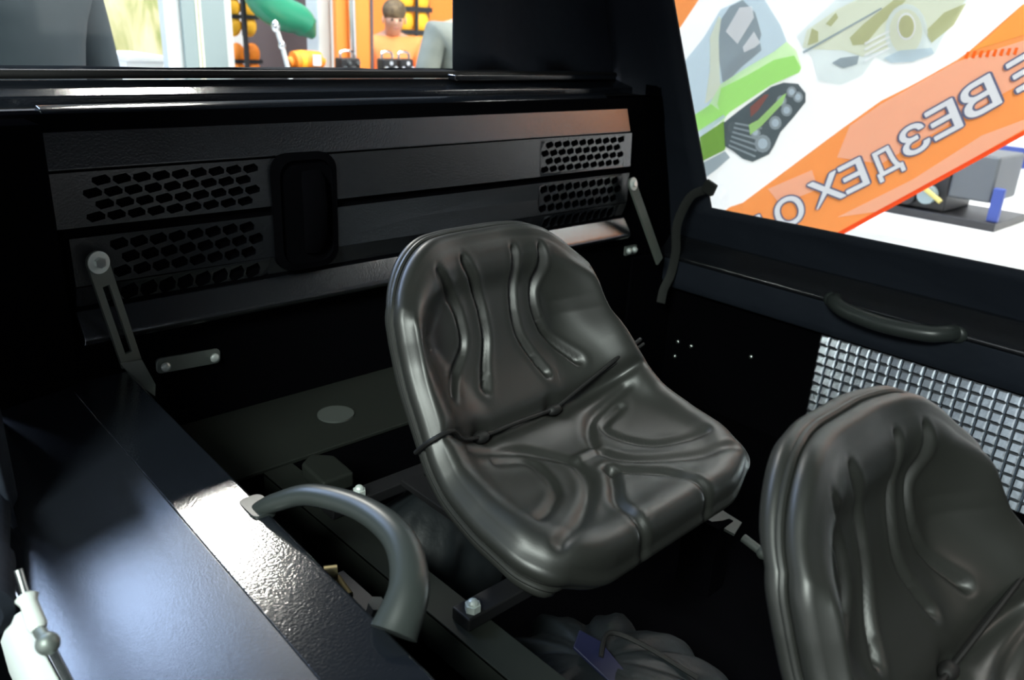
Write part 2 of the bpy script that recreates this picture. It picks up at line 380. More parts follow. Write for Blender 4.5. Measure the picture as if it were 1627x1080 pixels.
# ================================================================== GRAB HANDLES
rrect2 = rrect
gh = thing('grab_handle', (.43, .72, -.60), 'curved charcoal plastic grab handle standing on the glossy left side sill', 'handle', 'curved plastic grab handles')
P = smoothpath([(.405, .885, -.603), (.418, .86, -.585), (.445, .815, -.562), (.470, .735, -.553), (.470, .66, -.557), (.447, .610, -.580), (.412, .590, -.612)], 8)
nP = len(P); rad = [float(np.interp(i/(nP-1), [0, .15, .5, .8, 1], [.012, .015, .0175, .022, .027])) for i in range(nP)]
obj('grip', MB().tube(P, rad, 18, flat=.8), M['plastic'], gh, smooth=True)
obj('end_foot', MB().prism(rrect2(.405, .885, .016, .026, .010), -.604, -.596, axis=2), M['plastic'], gh, smooth=True)
gh = thing('grab_handle', (1.95, .72, -.63), 'curved charcoal plastic grab handle on the flange under the right window', 'handle', 'curved plastic grab handles')
P = smoothpath([(1.950, .875, -.600), (1.925, .862, -.600), (1.905, .82, -.606), (1.895, .73, -.610), (1.905, .635, -.606), (1.925, .60, -.600), (1.950, .588, -.600)], 8)
nP = len(P); obj('grip', MB().tube(P, [.019]*nP, 16), M['plastic'], gh, smooth=True)
for yy in (.88, .585): obj('end_foot', MB().ball((1.950, yy, -.602), .026, sc=(.4, 1, .8)), M['plastic'], gh, smooth=True)

# ================================================================== EMBOSSED FOIL SHEET
fs_ = MB(); y1, y0, z1, z0 = .915, -.35, -.712, -.985; nc, nr = 47, 10
py_, pz_ = (y1-y0)/nc, (z1-z0)/nr
for i in range(nc):
    for j in range(nr):
        ya, za = y0+i*py_, z0+j*pz_; xw = 1.996; g = .07; hgt = .0085
        o = [(xw, ya, za), (xw, ya+py_, za), (xw, ya+py_, za+pz_), (xw, ya, za+pz_)]
        m1 = [(xw-hgt*.75, ya+py_*g, za+pz_*g), (xw-hgt*.75, ya+py_*(1-g), za+pz_*g), (xw-hgt*.2, ya+py_*(1-g), za+pz_*(1-g)), (xw-hgt*.2, ya+py_*g, za+pz_*(1-g))]
        g2 = .20
        m2 = [(xw-hgt, ya+py_*g2, za+pz_*g2), (xw-hgt, ya+py_*(1-g2), za+pz_*g2), (xw-hgt*.25, ya+py_*(1-g2), za+pz_*(1-g2)), (xw-hgt*.25, ya+py_*g2, za+pz_*(1-g2))]
        fs_.add(o+m1+m2, [(0, 1, 5, 4), (1, 2, 6, 5), (2, 3, 7, 6), (3, 0, 4, 7), (4, 5, 9, 8), (5, 6, 10, 9), (6, 7, 11, 10), (7, 4, 8, 11), (8, 9, 10, 11)])
o = obj('insulation_sheet', fs_, M['foil'], None, smooth=True, angle=8); tag(o, 'silver embossed foil sheet with square pads on the right cab wall', 'sheet')

# ================================================================== SEATS
def catmull(ctrl, t):
    ctrl = np.array(ctrl, float); T = ctrl[:, 0]; out = np.zeros((len(t), ctrl.shape[1]-1))
    for c in range(1, ctrl.shape[1]):
        y = ctrl[:, c]; m = np.gradient(y, T)
        k = np.clip(np.searchsorted(T, t, 'right')-1, 0, len(T)-2); h = T[k+1]-T[k]; x = (t-T[k])/h
        out[:, c-1] = (2*x**3-3*x**2+1)*y[k]+(x**3-2*x**2+x)*h*m[k]+(-2*x**3+3*x**2)*y[k+1]+(x**3-x**2)*h*m[k+1]
    return out
#        t     y      z
PROF = [(0.00, .552, -.658), (.05, .576, -.636), (.15, .638, -.626), (.30, .725, -.626), (.42, .800, -.616), (.50, .850, -.590), (.60, .903, -.535), (.80, .948, -.446), (.93, .966, -.372), (1.0, .962, -.325)]
#        t   halfwidth bolster
WID = [(0., .238, .006), (.10, .250, .012), (.25, .255, .030), (.45, .245, .058), (.55, .235, .072), (.75, .214, .070), (.92, .200, .058), (1.0, .190, .045)]
TC = .50
def mir(g): return [(-x, t) for x, t in g]
def cm2(pts, n=10): return np.array([(p.x, p.y) for p in smoothpath([(x, t, 0) for x, t in pts], n)])
g1 = [(-.60, .965), (-.49, .92), (-.36, .84), (-.36, .74), (-.50, .66), (-.66, .59)]
g2 = [(-.28, .970), (-.18, .91), (-.12, .83), (-.14, .73), (-.25, .63), (-.31, .59)]
g3 = [(.29, .970), (.27, .91), (.22, .82), (.20, .72), (.24, .63), (.28, .58)]
g4 = [(.57, .970), (.54, .905), (.45, .825), (.45, .715), (.52, .635), (.58, .58)]
pA = [(-.60, .42), (-.38, .40), (-.36, .34), (-.46, .26), (-.62, .21), (-.79, .18)]
pB = [(-.75, .46), (-.35, .43), (-.14, .35), (-.17, .27), (-.34, .195), (-.60, .13), (-.84, .10)]
pC = [(.01, .25), (-.12, .19), (-.26, .13), (-.32, .05), (-.33, -.01)]
GROOVES = [(g1, .0085, .0085)]+[(g, .0110, .0085) for g in (g2, g3, g4)]+[(g, .0055, .009) for g in (pA, mir(pA))]+[(g, .0065, .011) for g in (pB, mir(pB))]+[(g, .0080, .010) for g in (pC, mir(pC))]
def make_seat():
    root = thing('bucket_seat', (.885, .75, -.75), 'black moulded vinyl bucket seat in the middle, cord knotted across its crease', 'seat', 'black vinyl bucket seats')
    NA, NB = 120, 150
    a, b = np.meshgrid(np.linspace(-1, 1, NA+1), np.linspace(-1, 1, NB+1), indexing='ij')
    r = np.maximum(np.abs(a), np.abs(b)); rs = np.maximum(r, 1e-6)
    qa, qb = a/rs, b/rs
    rc = np.where(qb > 0, .52, .42); rcb = np.where(qb > 0, .31, .34)   # corner radii across / along
    ia = np.clip(qa, -(1-rc), 1-rc); ib = np.clip(qb, -(1-rcb), 1-rcb)
    da, db = (qa-ia)/rc, (qb-ib)/rcb; ln = np.maximum(np.hypot(da, db), 1e-6)
    oa, ob = ia+rc*da/ln, ib+rcb*db/ln
    # inside the sides da or db is zero: the formula keeps the straight edge
    A_, B_ = oa*r, ob*r; t = (B_+1)/2
    pr = catmull(PROF, t.ravel()).reshape(t.shape+(2,)); wd = catmull(WID, t.ravel()).reshape(t.shape+(2,))
    e = 1e-3; d1 = catmull(PROF, np.clip(t+e, 0, 1).ravel()).reshape(t.shape+(2,))-catmull(PROF, np.clip(t-e, 0, 1).ravel()).reshape(t.shape+(2,))
    nl = np.hypot(d1[..., 0], d1[..., 1]); ny, nz = -d1[..., 1]/nl, d1[..., 0]/nl     # towards the sitter
    X = A_*wd[..., 0]; L = t*.60
    b0 = .35+.25*np.clip((t-.55)/.2, 0, 1)-.40*np.clip((t-.80)/.2, 0, 1); bol = wd[..., 1]*np.clip((np.abs(A_)-b0)/(.95-b0), 0, 1.05)**1.7
    h = bol.copy()
    h -= .020*np.clip((r-.90)/.10, 0, 1)**2.2            # rim rounds over
    h += .006*np.exp(-((r-.86)/.07)**2)
    def dist(poly):
        P = cm2(poly); px, pl = P[:, 0]*.24, P[:, 1]*.60; dm = np.full(X.shape, 9.)
        xx = A_*.24
        for i in range(len(px)-1):
            vx, vl = px[i+1]-px[i], pl[i+1]-pl[i]; q = np.clip(((xx-px[i])*vx+(L-pl[i])*vl)/(vx*vx+vl*vl+1e-12), 0, 1)
            dm = np.minimum(dm, np.hypot(xx-px[i]-q*vx, L-pl[i]-q*vl))
        return dm
    for g, dep, wdt in GROOVES:
        dm = dist(g); fade = np.clip((.985-r)/.05, 0, 1) if g[0][1] > .6 else 1.; h -= fade*dep*np.exp(-(dm/wdt*1.25)**2); h += fade*dep*.15*np.exp(-((dm-wdt*1.5)/(wdt*.8))**2)
    cre = np.exp(-((t-TC)/.022)**2)*(np.abs(A_) < .98); h -= .016*cre*np.clip((1-np.abs(A_))*5, 0, 1)
    # small raised bar in the middle of the pan
    h += .005*np.exp(-((t-.335)/.012)**6)*np.exp(-((A_-.04)/.14)**8)
    for kx in (-.52, .20): h -= .012*np.exp(-(((A_-kx)*.24/.016)**2+((t-TC)*.60/.016)**2))
    top = np.stack([X, pr[..., 0]+ny*h, pr[..., 1]+nz*h], -1)
    # outward direction around the rim
    mb = MB(); cx0 = .885
    top[..., 0] += cx0-.016*np.clip((t-.5)/.3, 0, 1)
    idx = np.arange((NA+1)*(NB+1)).reshape(NA+1, NB+1)
    vs = top.reshape(-1, 3).tolist(); fs = []
    for i in range(NA):
        for j in range(NB): fs.append((idx[i, j], idx[i+1, j], idx[i+1, j+1], idx[i, j+1]))
    ring = [(i, 0) for i in range(NA)]+[(NA, j) for j in range(NB)]+[(i, NB) for i in range(NA, 0, -1)]+[(0, j) for j in range(NB, 0, -1)]
    ri, rj = np.array(ring).T
    rp = top[ri, rj]; rn = np.stack([0*ri, ny[ri, rj], nz[ri, rj]], -1)
    tg = np.roll(rp, -1, 0)-np.roll(rp, 1, 0); tg /= np.linalg.norm(tg, axis=1)[:, None]
    ov = np.cross(tg, rn); ov /= np.linalg.norm(ov, axis=1)[:, None]
    cen = rp.mean(0); sgn = np.sign(np.sum(ov*(rp-cen), 1).mean()); ov *= sgn
    K = len(ring); prev = [int(idx[i, j]) for i, j in ring]
    def rings(mb, start, prof, base):
        prev = start; f = []
        vv = []
        for o_, d_ in prof:
            q = rp+ov*o_-rn*d_; cur = list(range(base+len(vv), base+len(vv)+K)); vv += q.tolist()
            if prev is not None: f += [(prev[k], prev[(k+1) % K], cur[(k+1) % K], cur[k]) for k in range(K)]
            prev = cur
        return vv, f, prev
    vv, f2, prev = rings(mb, prev, [(.006, .003), (.011, .009), (.012, .018), (.008, .027), (.001, .031)], len(vs))
    mb.add(vs+vv, fs+f2)
    cu = obj('cushion', mb, M['vinyl'], root, smooth=True, angle=80)
    # piping seam and moulded shell underneath
    pp = rp+ov*.006-rn*.034
    pm = MB(); pm.tube([tuple(x) for x in pp]+[tuple(pp[0])], .0045, 8, cap=False); obj('piping', pm, M['vinyl'], root, smooth=True)
    sh = MB(); vv, f2, prev = rings(sh, None, [(.002, .033), (.008, .038), (.009, .046), (.003, .054), (-.012, .060)], 0)
    bs = len(vv); sub = top.copy(); hh = bol
    sub[..., 0] = cx0+X*.93; sub[..., 1] = pr[..., 0]+ny*(hh-.055); sub[..., 2] = pr[..., 1]+nz*(hh-.055)
    uv = sub.reshape(-1, 3).tolist(); ff = [tuple(int(q)+bs for q in (idx[i, j], idx[i, j+1], idx[i+1, j+1], idx[i+1, j])) for i in range(NA) for j in range(NB)]
    edge = [int(idx[i, j])+bs for i, j in ring]
    ff += [(prev[k], prev[(k+1) % K], edge[(k+1) % K], edge[k]) for k in range(K)]
    obj('shell', MB().add(vv+uv, f2+ff), M['vinyl'], root, smooth=True, angle=80)
    # cord drawn tight across the crease, knotted at two tufting points
    def surf(x, t_, lift):
        i = int(round((x+1)/2*NA)); j = int(round((t_)*NB)); i = min(max(i, 0), NA); j = min(max(j, 0), NB)
        return Vector(top[i, j])+Vector((0, ny[i, j], nz[i, j]))*lift
    kn = [surf(-.52, TC, .014), surf(.20, TC, .014)]
    Le = surf(-1, TC+.01, 0)+Vector((-.012, .0, .0)); Re = surf(1, TC+.06, 0)+Vector((.012, 0, 0))
    cord = MB()
    up_ = Vector((0, -.5, .8))
    cord.tube(smoothpath([Le+Vector((-.002, .03, -.03)), Le, surf(-.95, TC+.01, .004), surf(-.86, TC+.005, .006), surf(-.76, TC-.01, .008), kn[0]], 6), .0036, 8)
    cord.tube([kn[0]+up_*.002, kn[0].lerp(kn[1], .5)+up_*.004, kn[1]+up_*.002], .0036, 8)
    cord.tube([kn[0]-up_*.004, kn[0].lerp(kn[1], .5)-up_*.005+Vector((0, .004, 0)), kn[1]-up_*.004], .0028, 8)
    a0 = kn[1]+up_*.002; cord.tube([a0, a0.lerp(Re, .5)+up_*.006, Re+up_*.008, Re+Vector((.004, .03, -.03))], .0036, 8)
    cord.tube([a0-up_*.006, a0.lerp(Re, .5)-up_*.006, Re+Vector((0, -.012, 0)), Re+Vector((.004, .02, -.04))], .0028, 8)
    obj('tie_cord', cord, M['cord'], root, smooth=True)
    for k in kn: obj('tuft_knot', MB().ball(k, .0125, sc=(1.3, .9, .8)), M['cord'], root, smooth=True)
    return root
seat = make_seat()
seat.rotation_euler.z = .03
seat2 = copy_tree(seat); seat2.location = seat.location+Vector((-.035, -.672, -.060)); seat2.rotation_euler = (-.005, -.012, .012)
seat2['label'] = 'black moulded vinyl bucket seat in the lower right corner, pan cut off'

pd = MB().prism(rrect(.86, .10, .13, .12, .03), -1.05, -.80, axis=2); tag(obj('seat_pedestal', pd, M['dark'], bevel=.005), 'black box pedestal carrying the seat in the lower right corner', 'pedestal')
# ================================================================== SEAT RAILS AND BRACKETS
rail = thing('seat_rail_frame', (.72, .8, -1.05), 'dark steel seat mounting frame bolted between the sill and the middle seat', 'frame')
obj('long_angle', MB().box((.560, .36, -.748), (.615, 1.19, -.742)).box((.560, .36, -.80), (.564, 1.19, -.743)), M['lid'], rail, bevel=.001)
obj('support_post', MB().box((.566, .38, -1.05), (.60, .42, -.80)), M['matte'], rail)
obj('support_post', MB().box((.562, 1.14, -1.05), (.60, 1.18, -.80)), M['matte'], rail)
for yy, x1_ in ((1.005, 1.20), (.672, 1.20)):
    obj('cross_rail', MB().box((.575, yy-.018, -.742), (x1_, yy+.018, -.722)), M['matte'], rail, bevel=.003)
    obj('bolt', MB().cyl((.632 if yy > .9 else .592, yy-.005, -.722), (.632 if yy > .9 else .592, yy-.005, -.712), .011, 6).ball((.632 if yy > .9 else .592, yy-.005, -.712), .008), M['zinc'], rail)
obj('bracket_tab', MB().prism([(.595, 1.05), (.655, 1.05), (.66, 1.12), (.63, 1.15), (.60, 1.13)], -.74, -.71, axis=2), M['lid'], rail, bevel=.006)
for x_ in (.72, 1.05): obj('seat_runner', MB().box((x_-.02, .68, -.722), (x_+.02, .98, -.710)), M['matte'], rail, bevel=.002)
br = thing('seat_bracket', (1.30, .68, -.96), 'grey metal bracket with a bolt on the dark floor frame behind the front seat', 'bracket')
obj('bracket_plate', MB().slab([(1.25, .78, -.885), (1.30, .775, -.88), (1.315, .69, -.90), (1.275, .68, -.905)], .006), M['cap'], br)
obj('bolt', MB().cyl((1.285, .665, -.905), (1.285, .62, -.915), .009, 10).ball((1.285, .62, -.915), .013), M['cap'], br, smooth=True)
obj('bracket_leg', MB().box((1.25, .70, -1.05), (1.30, .78, -.89)), M['dark'], br)
# fittings beside the sill handle
ft = thing('brass_fitting', (.47, .72, -.72), 'small brass and zinc fitting below the sill grab handle', 'fitting')
obj('elbow', MB().cyl((.450, .80, -.675), (.465, .792, -.675), .010, 12).cyl((.468, .80, -.69), (.468, .77, -.70), .006, 10), mat('brass', (.25, .21, .11), .5, metal=1), ft, smooth=True)
obj('bolt', MB().cyl((.468, .715, -.70), (.468, .705, -.672), .011, 6), M['steel'], ft)
obj('bracket', MB().box((.408, .68, -.715), (.49, .82, -.70)), M['matte'], ft)

# ================================================================== BAGS UNDER THE SEATS
def blob_bag(name, c, s, seedv, m, label, folds=7, pinch=None):
    mb = MB(); nu, nv = 72, 48; vs = []; fs = []; rnd = random.Random(seedv); ph = [rnd.uniform(0, 6.28) for _ in range(12)]
    for j in range(nv+1):
        v = math.pi*j/nv
        for i in range(nu):
            u = 2*math.pi*i/nu
            d = 1+.07*math.sin(folds*u+ph[0]+2*math.sin(v*2+ph[3]))*math.sin(v)+.05*math.sin(5*v+3*u+ph[1])*math.sin(v)+.03*math.sin(13*u+4*v+ph[2])*math.sin(v)
            x = math.sin(v)*math.cos(u)*d; y = math.sin(v)*math.sin(u)*d; z = math.cos(v)*(1+.06*math.sin(3*u+ph[4])*math.sin(v))
            if pinch and z > .1: k = 1-(z-.1)*pinch; x *= k; y *= k
            vs.append((c[0]+s[0]*x, c[1]+s[1]*y, c[2]+s[2]*max(z, -.8)))
    for j in range(nv):
        for i in range(nu): fs.append((j*nu+i, (j+1)*nu+i, (j+1)*nu+(i+1) % nu, j*nu+(i+1) % nu))
    mb.add(vs, fs); return obj(name, mb, m, None if label else pinch, smooth=True, angle=80)
o = blob_bag('cloth_bag', (.77, .985, -.915), (.15, .11, .16), 3, M['bag'], 'x', 6); tag(o, 'crumpled dark nylon bag lying under the middle seat', 'bag')
dbg = thing('drawstring_bag', (.78, .56, -1.05), 'dark gathered drawstring bag with navy tab, on the floor before the middle seat', 'bag')
mb = MB(); nu, nv = 120, 40; vs = []; fs = []; ax = Vector((.72, .62, -.90))
for j in range(nv+1):
    s_ = j/nv; R0 = .02+.20*math.sin(min(1, s_*1.15)*math.pi*.5)**.8; zz = -.875-.17*s_**1.6
    if s_ > .87: R0 *= 1-(s_-.87)*1.0
    for i in range(nu):
        u = 2*math.pi*i/nu; pl = 1+(.13*math.sin(11*u+.8*math.sin(3*u))+.05*math.sin(23*u+1))*(1-.5*s_)
        vs.append((.79+R0*pl*math.cos(u)*.88+.03*s_, .60+R0*pl*math.sin(u)-.05*s_, zz))
for j in range(nv):
    for i in range(nu): fs.append((j*nu+i, (j+1)*nu+i, (j+1)*nu+(i+1) % nu, j*nu+(i+1) % nu))
mb.add(vs, fs+[tuple(range(nu)), tuple(nv*nu+i for i in range(nu))])
obj('gathered_cloth', mb, M['bag'], dbg, smooth=True, angle=80)
obj('navy_tab', MB().slab([(.765, .635, -.862), (.80, .655, -.862), (.81, .62, -.866), (.80, .50, -.90), (.775, .49, -.90)], .006), M['navy'], dbg, bevel=.002)
obj('drawstring', MB().tube(smoothpath([(.79, .60, -.868), (.83, .62, -.858), (.86, .58, -.868), (.90, .50, -.90)], 6), .004, 8), M['cord'], dbg, smooth=True)

# ================================================================== STRAP AND SMALL FITTINGS ON THE RIGHT
sp = thing('hanging_strap', (1.93, 1.36, -.75), 'black webbing strap hanging from a clip at the corner of the right window', 'strap')
P = smoothpath([(1.955, 1.300, -.395), (1.93, 1.33, -.42), (1.92, 1.355, -.50), (1.93, 1.355, -.58), (1.925, 1.36, -.65), (1.90, 1.36, -.69), (1.88, 1.35, -.725)], 6)
obj('webbing', MB().tube(P, .013, 10, flat=.18, up=(-.6, -.8, 0)), M['strap'], sp, smooth=True)
obj('clip', MB().box((1.945, 1.268, -.405), (1.962, 1.305, -.370), rot=Matrix.Rotation(.35, 3, 'X')), M['strap'], sp, bevel=.004)
hb = thing('hinge_bolt', (1.83, 1.41, -.585), 'pair of shiny bolt heads at the right end under the front panel', 'bolt')
obj('plate', MB().box((1.795, 1.428, -.590), (1.842, 1.436, -.565)), M['plate'], hb)
for x in (1.806, 1.830): obj('head', MB().ball((x, 1.426, -.577), .009), M['zinc'], hb, smooth=True)
sg = 'screw heads on the dark right wall'
for i, (px, py) in enumerate([(1077, 543), (1098, 550), (1072, 566), (1193, 567)]):
    p_ = at(px, py, 0, 1.996); lab = ['screw head on the dark right wall, upper left of a cluster of three', 'screw head on the dark right wall, right one of a cluster of three', 'screw head on the dark right wall, lower left of a cluster of three', 'lone screw head on the dark right wall between the cluster and the foil sheet'][i]
    o = obj('screw', MB().ball(p_, .0075, sc=(.7, 1, 1), seg=12).box(p_-np.array([.0062, .001, .005]), p_+np.array([-.004, .001, .005])), M['steel'], smooth=True); tag(o, lab, 'screw', sg)

# ================================================================== LEFT EDGE: CURTAIN, HINGE, WHITE BODY SIDE
cur = thing('door_curtain', (.12, .92, -.62), 'dark cloth door curtain hanging at the left edge, its hem bunched up', 'curtain')
mb = MB(); vs = []; fs = []; nu, nv = 30, 30
for j in range(nv+1):
    z = .60-(1.22*j/nv)
    for i in range(nu+1):
        u = i/nu; y = 1.34-.30*u; x = .20-.04*u+.012*math.sin(u*19+.5*math.sin(z*6))+.02*(j/nv)**3*math.sin(u*9)
        x -= .012
        vs.append((x, y, z))
for j in range(nv):
    for i in range(nu): fs.append((j*(nu+1)+i, (j+1)*(nu+1)+i, (j+1)*(nu+1)+i+1, j*(nu+1)+i+1))
obj('cloth', mb.add(vs, fs), M['fabric'], cur, solid=.006, smooth=True, angle=80)
hm = MB().tube(smoothpath([(.185, 1.32, -.60), (.160, 1.15, -.59), (.128, 1.0, -.575), (.100, .88, -.565), (.082, .80, -.555)], 6), [.016]*8+[.022]*8+[.028]*8+[.018], 14)
obj('bunched_hem', hm, M['fabric'], cur, smooth=True)
bd = MB().prism([(.138, -.664), (.138, -.745), (.112, -.745), (.110, -.695), (.122, -.670)], -.75, .95, axis=1)
o = obj('body_side', bd, M['white'], None, bevel=.004); tag(o, 'white painted body side of the vehicle at the lower left corner', 'body panel')
tg_ = MB().box((-.75, -.9, -1.22), (.06, 2.3, -1.02)); tag(obj('track_guard', tg_, M['dark'], bevel=.03), 'dark track guard at the foot of the white body side', 'track guard')
hg = thing('gas_strut', (.11, .75, -.70), 'metal gas strut and hinge beside the outer edge of the side sill', 'hinge')
q1, q2, q3, q4 = (tuple(at(px, py, 0, .122)) for px, py in ((29, 905), (41, 945), (62, 1000), (76, 1022)))
obj('rod', MB().cyl(q1, q2, .004, 10), M['steel'], hg, smooth=True)
obj('cylinder', MB().tube([tuple(Vector(q2).lerp(Vector(q3), f_)) for f_ in (0, .08, .25, .9, 1)], [.007, .011, .008, .009, .007], 14), M['white'], hg, smooth=True)
obj('knuckle', MB().ball(q4, .011).cyl(q3, q4, .006, 10), M['plate'], hg, smooth=True)

# ================================================================== OUTSIDE, BEHIND THE FAR WINDOW
OM = dict(
    jacket_dark=mat('dark_jacket_cloth', (.022, .036, .045), .8, var=(5, (.03, .045, .055))),
    jacket_grey=mat('grey_jacket_cloth', (.16, .18, .16), .8, var=(6, (.22, .24, .21))),
    shirt=mat('orange_shirt', (.95, .33, .10), .8), skin=mat('skin', (.62, .36, .25), .6), hair=mat('brown_hair', (.10, .07, .04), .7, var=(30, (.18, .13, .07))),
    trouser=mat('dark_trousers', (.03, .03, .04), .8), shoe=mat('shoe', (.02, .02, .02), .5), eye=mat('eye', (.02, .015, .01), .3),
    grey=mat('grey_cabinet', (.26, .33, .34), .45), lightgrey=mat('light_frame', (.60, .64, .64), .4), ivory=mat('ivory_seal', (.85, .86, .68), .5),
    orange=mat('orange_cloth', (1.0, .28, .02), .6, bump=(8, .5, .03)), orangep=mat('orange_board', (1.0, .30, .05), .5), yellow=mat('yellow_orange', (1.0, .52, .03), .6),
    black=mat('black_gear', (.02, .02, .022), .4), brown=mat('grey_brown_wall', (.12, .10, .11), .8), green=mat('green_inflatable', (.03, .26, .15), .3),
    silver=mat('silver', (.8, .82, .85), .2, metal=1), whitep=mat('white_board', (.85, .86, .85), .5), blue=mat('blue_board', (.04, .07, .28), .5),
)
m = bpy.data.materials.new('printed_foliage'); m.use_nodes = True; nt = m.node_tree; p_ = nt.nodes['Principled BSDF']; p_.inputs['Roughness'].default_value = .6
tc = nt.nodes.new('ShaderNodeTexCoord'); nz = nt.nodes.new('ShaderNodeTexNoise'); nz.inputs['Scale'].default_value = 2.2; nz.inputs['Detail'].default_value = 8; nz.inputs['Distortion'].default_value = 1.2
mpn = nt.nodes.new('ShaderNodeMapping'); mpn.inputs['Scale'].default_value = (2.5, 1, 1)
rp = nt.nodes.new('ShaderNodeValToRGB'); el = rp.color_ramp.elements
el[0].position = .36; el[0].color = (.24, .32, .08, 1); el[1].position = .64; el[1].color = (.80, .76, .50, 1); k = el.new(.5); k.color = (.58, .56, .28, 1)
nt.links.new(tc.outputs['Object'], mpn.inputs[0]); nt.links.new(mpn.outputs[0], nz.inputs['Vector']); nt.links.new(nz.outputs[0], rp.inputs[0]); nt.links.new(rp.outputs[0], p_.inputs['Base Color'])
OM['foliage'] = m

def skin_mesh(name, chains, mtl, parent, sub=2):
    """joined limbs: chains of (x,y,z,r); a chain may start with the index of an earlier point"""
    vs = []; es = []; rr = []
    for ch in chains:
        prev = None
        for q in ch:
            if isinstance(q, int): prev = q; continue
            vs.append(q[:3]); rr.append(q[3]); i = len(vs)-1
            if prev is not None: es.append((prev, i))
            prev = i
    me = bpy.data.meshes.new(name); me.from_pydata(vs, es, []); o = bpy.data.objects.new(name, me); C.objects.link(o)
    sk = o.modifiers.new('skin', 'SKIN'); sk.use_smooth_shade = True; sb = o.modifiers.new('sub', 'SUBSURF'); sb.levels = sb.render_levels = sub
    if not me.skin_vertices: me.attributes.new  # the modifier adds its own layer below
    for i, sv in enumerate(me.skin_vertices[0].data): sv.radius = rr[i] if isinstance(rr[i], tuple) else (rr[i], rr[i]); sv.use_root = (i == 0)
    me.materials.append(mtl); o.parent = parent; ORG[o] = ORG[parent]; return o
def person(loc, h, yaw, label, cloth, lean_=0., head_down=0., arms='down', group=None):
    root = thing('person', (loc[0], loc[1], -H), label, 'person', group); root.rotation_euler = (0, 0, yaw)
    s = h/1.75
    def S(x, y, z, r):
        y2 = y-max(0, z-.95)*math.tan(lean_); return (x*s, y2*s, z*s, (r*s if not isinstance(r, tuple) else (r[0]*s, r[1]*s)))
    # the figure looks towards its own -Y
    if arms == 'fwd': el_, ha = (.27, -.06, 1.12), (.12, -.30, 1.08)
    else: el_, ha = (.27, .03, 1.13), (.27, -.04, .88)
    def hand(sx):
        hx, hy, hz = ha; ch = []
        return [(sx*hx, hy, hz)]
    body = [[S(0, 0, .95, .15), S(0, 0, 1.10, .13), S(0, .01, 1.28, .15), S(0, .01, 1.40, .13), S(0, 0, 1.48, .06), S(0, -.01-.04*head_down, 1.55-.03*head_down, .065), S(0, -.02-.09*head_down, 1.64-.06*head_down, .082), S(0, -.015-.11*head_down, 1.70-.07*head_down, .065)]]
    for sx in (1, -1):
        hx, hy, hz = ha
        body.append([3, S(sx*.18, .01, 1.41, .065), S(sx*el_[0], el_[1], el_[2], .042), S(sx*hx, hy, hz, .028), S(sx*hx, hy-.05, hz-.05, (.018, .038)), S(sx*hx, hy-.08, hz-.09, (.016, .036))])
        body.append([0, S(sx*.10, 0, .86, .095), S(sx*.11, -.01, .50, .058), S(sx*.11, .02, .10, .04), S(sx*.12, -.10, .04, .04)])
    skin_mesh('body', body, OM['skin'], root)
    # fingers and thumb
    for sx in (1, -1):
        hx, hy, hz = ha
        for f in range(4):
            dx = (-.027+.018*f)*sx; L = (.055, .065, .07, .06)[f]
            skin_mesh('finger', [[S(sx*hx+dx, hy-.085, hz-.095, .0085), S(sx*hx+dx, hy-.085-L*.45, hz-.095-L*.6, .008), S(sx*hx+dx, hy-.08-L*.5, hz-.10-L*1.1, .007)]], OM['skin'], root, 1)
        skin_mesh('thumb', [[S(sx*hx-sx*.03, hy-.05, hz-.055, .010), S(sx*hx-sx*.055, hy-.075, hz-.075, .009), S(sx*hx-sx*.058, hy-.10, hz-.095, .008)]], OM['skin'], root, 1)
    g = .022
    jk = [[S(0, 0, .86, .17), S(0, 0, .98, .165), S(0, 0, 1.10, .155), S(0, .01, 1.28, .172), S(0, .01, 1.39, .15), S(0, .005, 1.46, .085)]]
    for sx in (1, -1):
        hx, hy, hz = ha
        jk.append([4, S(sx*.185, .01, 1.405, .085), S(sx*el_[0], el_[1], el_[2], .062), S(sx*(hx*.95+el_[0]*.05), hy+.01, hz+.02, .045)])
    skin_mesh('jacket', jk, cloth, root)
    tr_ = [[S(0, 0, .97, .155), S(0, 0, .88, .15)]]
    for sx in (1, -1): tr_.append([1, S(sx*.10, 0, .80, .11), S(sx*.11, -.01, .50, .075), S(sx*.11, .02, .10, .062)])
    skin_mesh('trousers', tr_, OM['trouser'], root)
    for sx in (1, -1): skin_mesh('shoe', [[S(sx*.11, .04, .045, .045), S(sx*.12, -.08, .04, .045), S(sx*.125, -.15, .035, .035)]], OM['shoe'], root)
    hc = S(0, -.01-.10*head_down, 1.685-.065*head_down, 0)
    def put(name, c, r, sc, mm, hard=False):
        mb = MB(); mb.ball((0, 0, 0), r*s, sc=sc, seg=20); mb.v = [(v[0]+c[0]+ORG[root][0], v[1]+c[1]+ORG[root][1], v[2]+c[2]+ORG[root][2]) for v in mb.v]
        return obj(name, mb, mm, root, smooth=True)
    put('hair', (hc[0], hc[1]+.016*s, hc[2]+.022*s), .098, (.93, 1.0, .88), OM['hair'])
    fy = hc[1]-.088*s
    for sx in (1, -1):
        put('eye', (sx*.030*s, fy+.006*s, hc[2]-.042*s), .011, (1.2, .6, .8), OM['eye'])
        put('ear', (sx*.083*s, hc[1]+.004*s, hc[2]-.045*s), .026, (.35, .7, 1.1), OM['skin'])
    put('nose', (0, fy-.010*s, hc[2]-.062*s), .018, (.7, 1.0, 1.3), OM['skin'])
    put('mouth', (0, fy+.004*s, hc[2]-.100*s), .022, (1.1, .35, .25), mat('lips', (.45, .18, .14), .5))
    return root
person((.60, 2.6), 1.98, .45, 'person in a dark jacket seen from behind, close to the far window at left', OM['jacket_dark'])
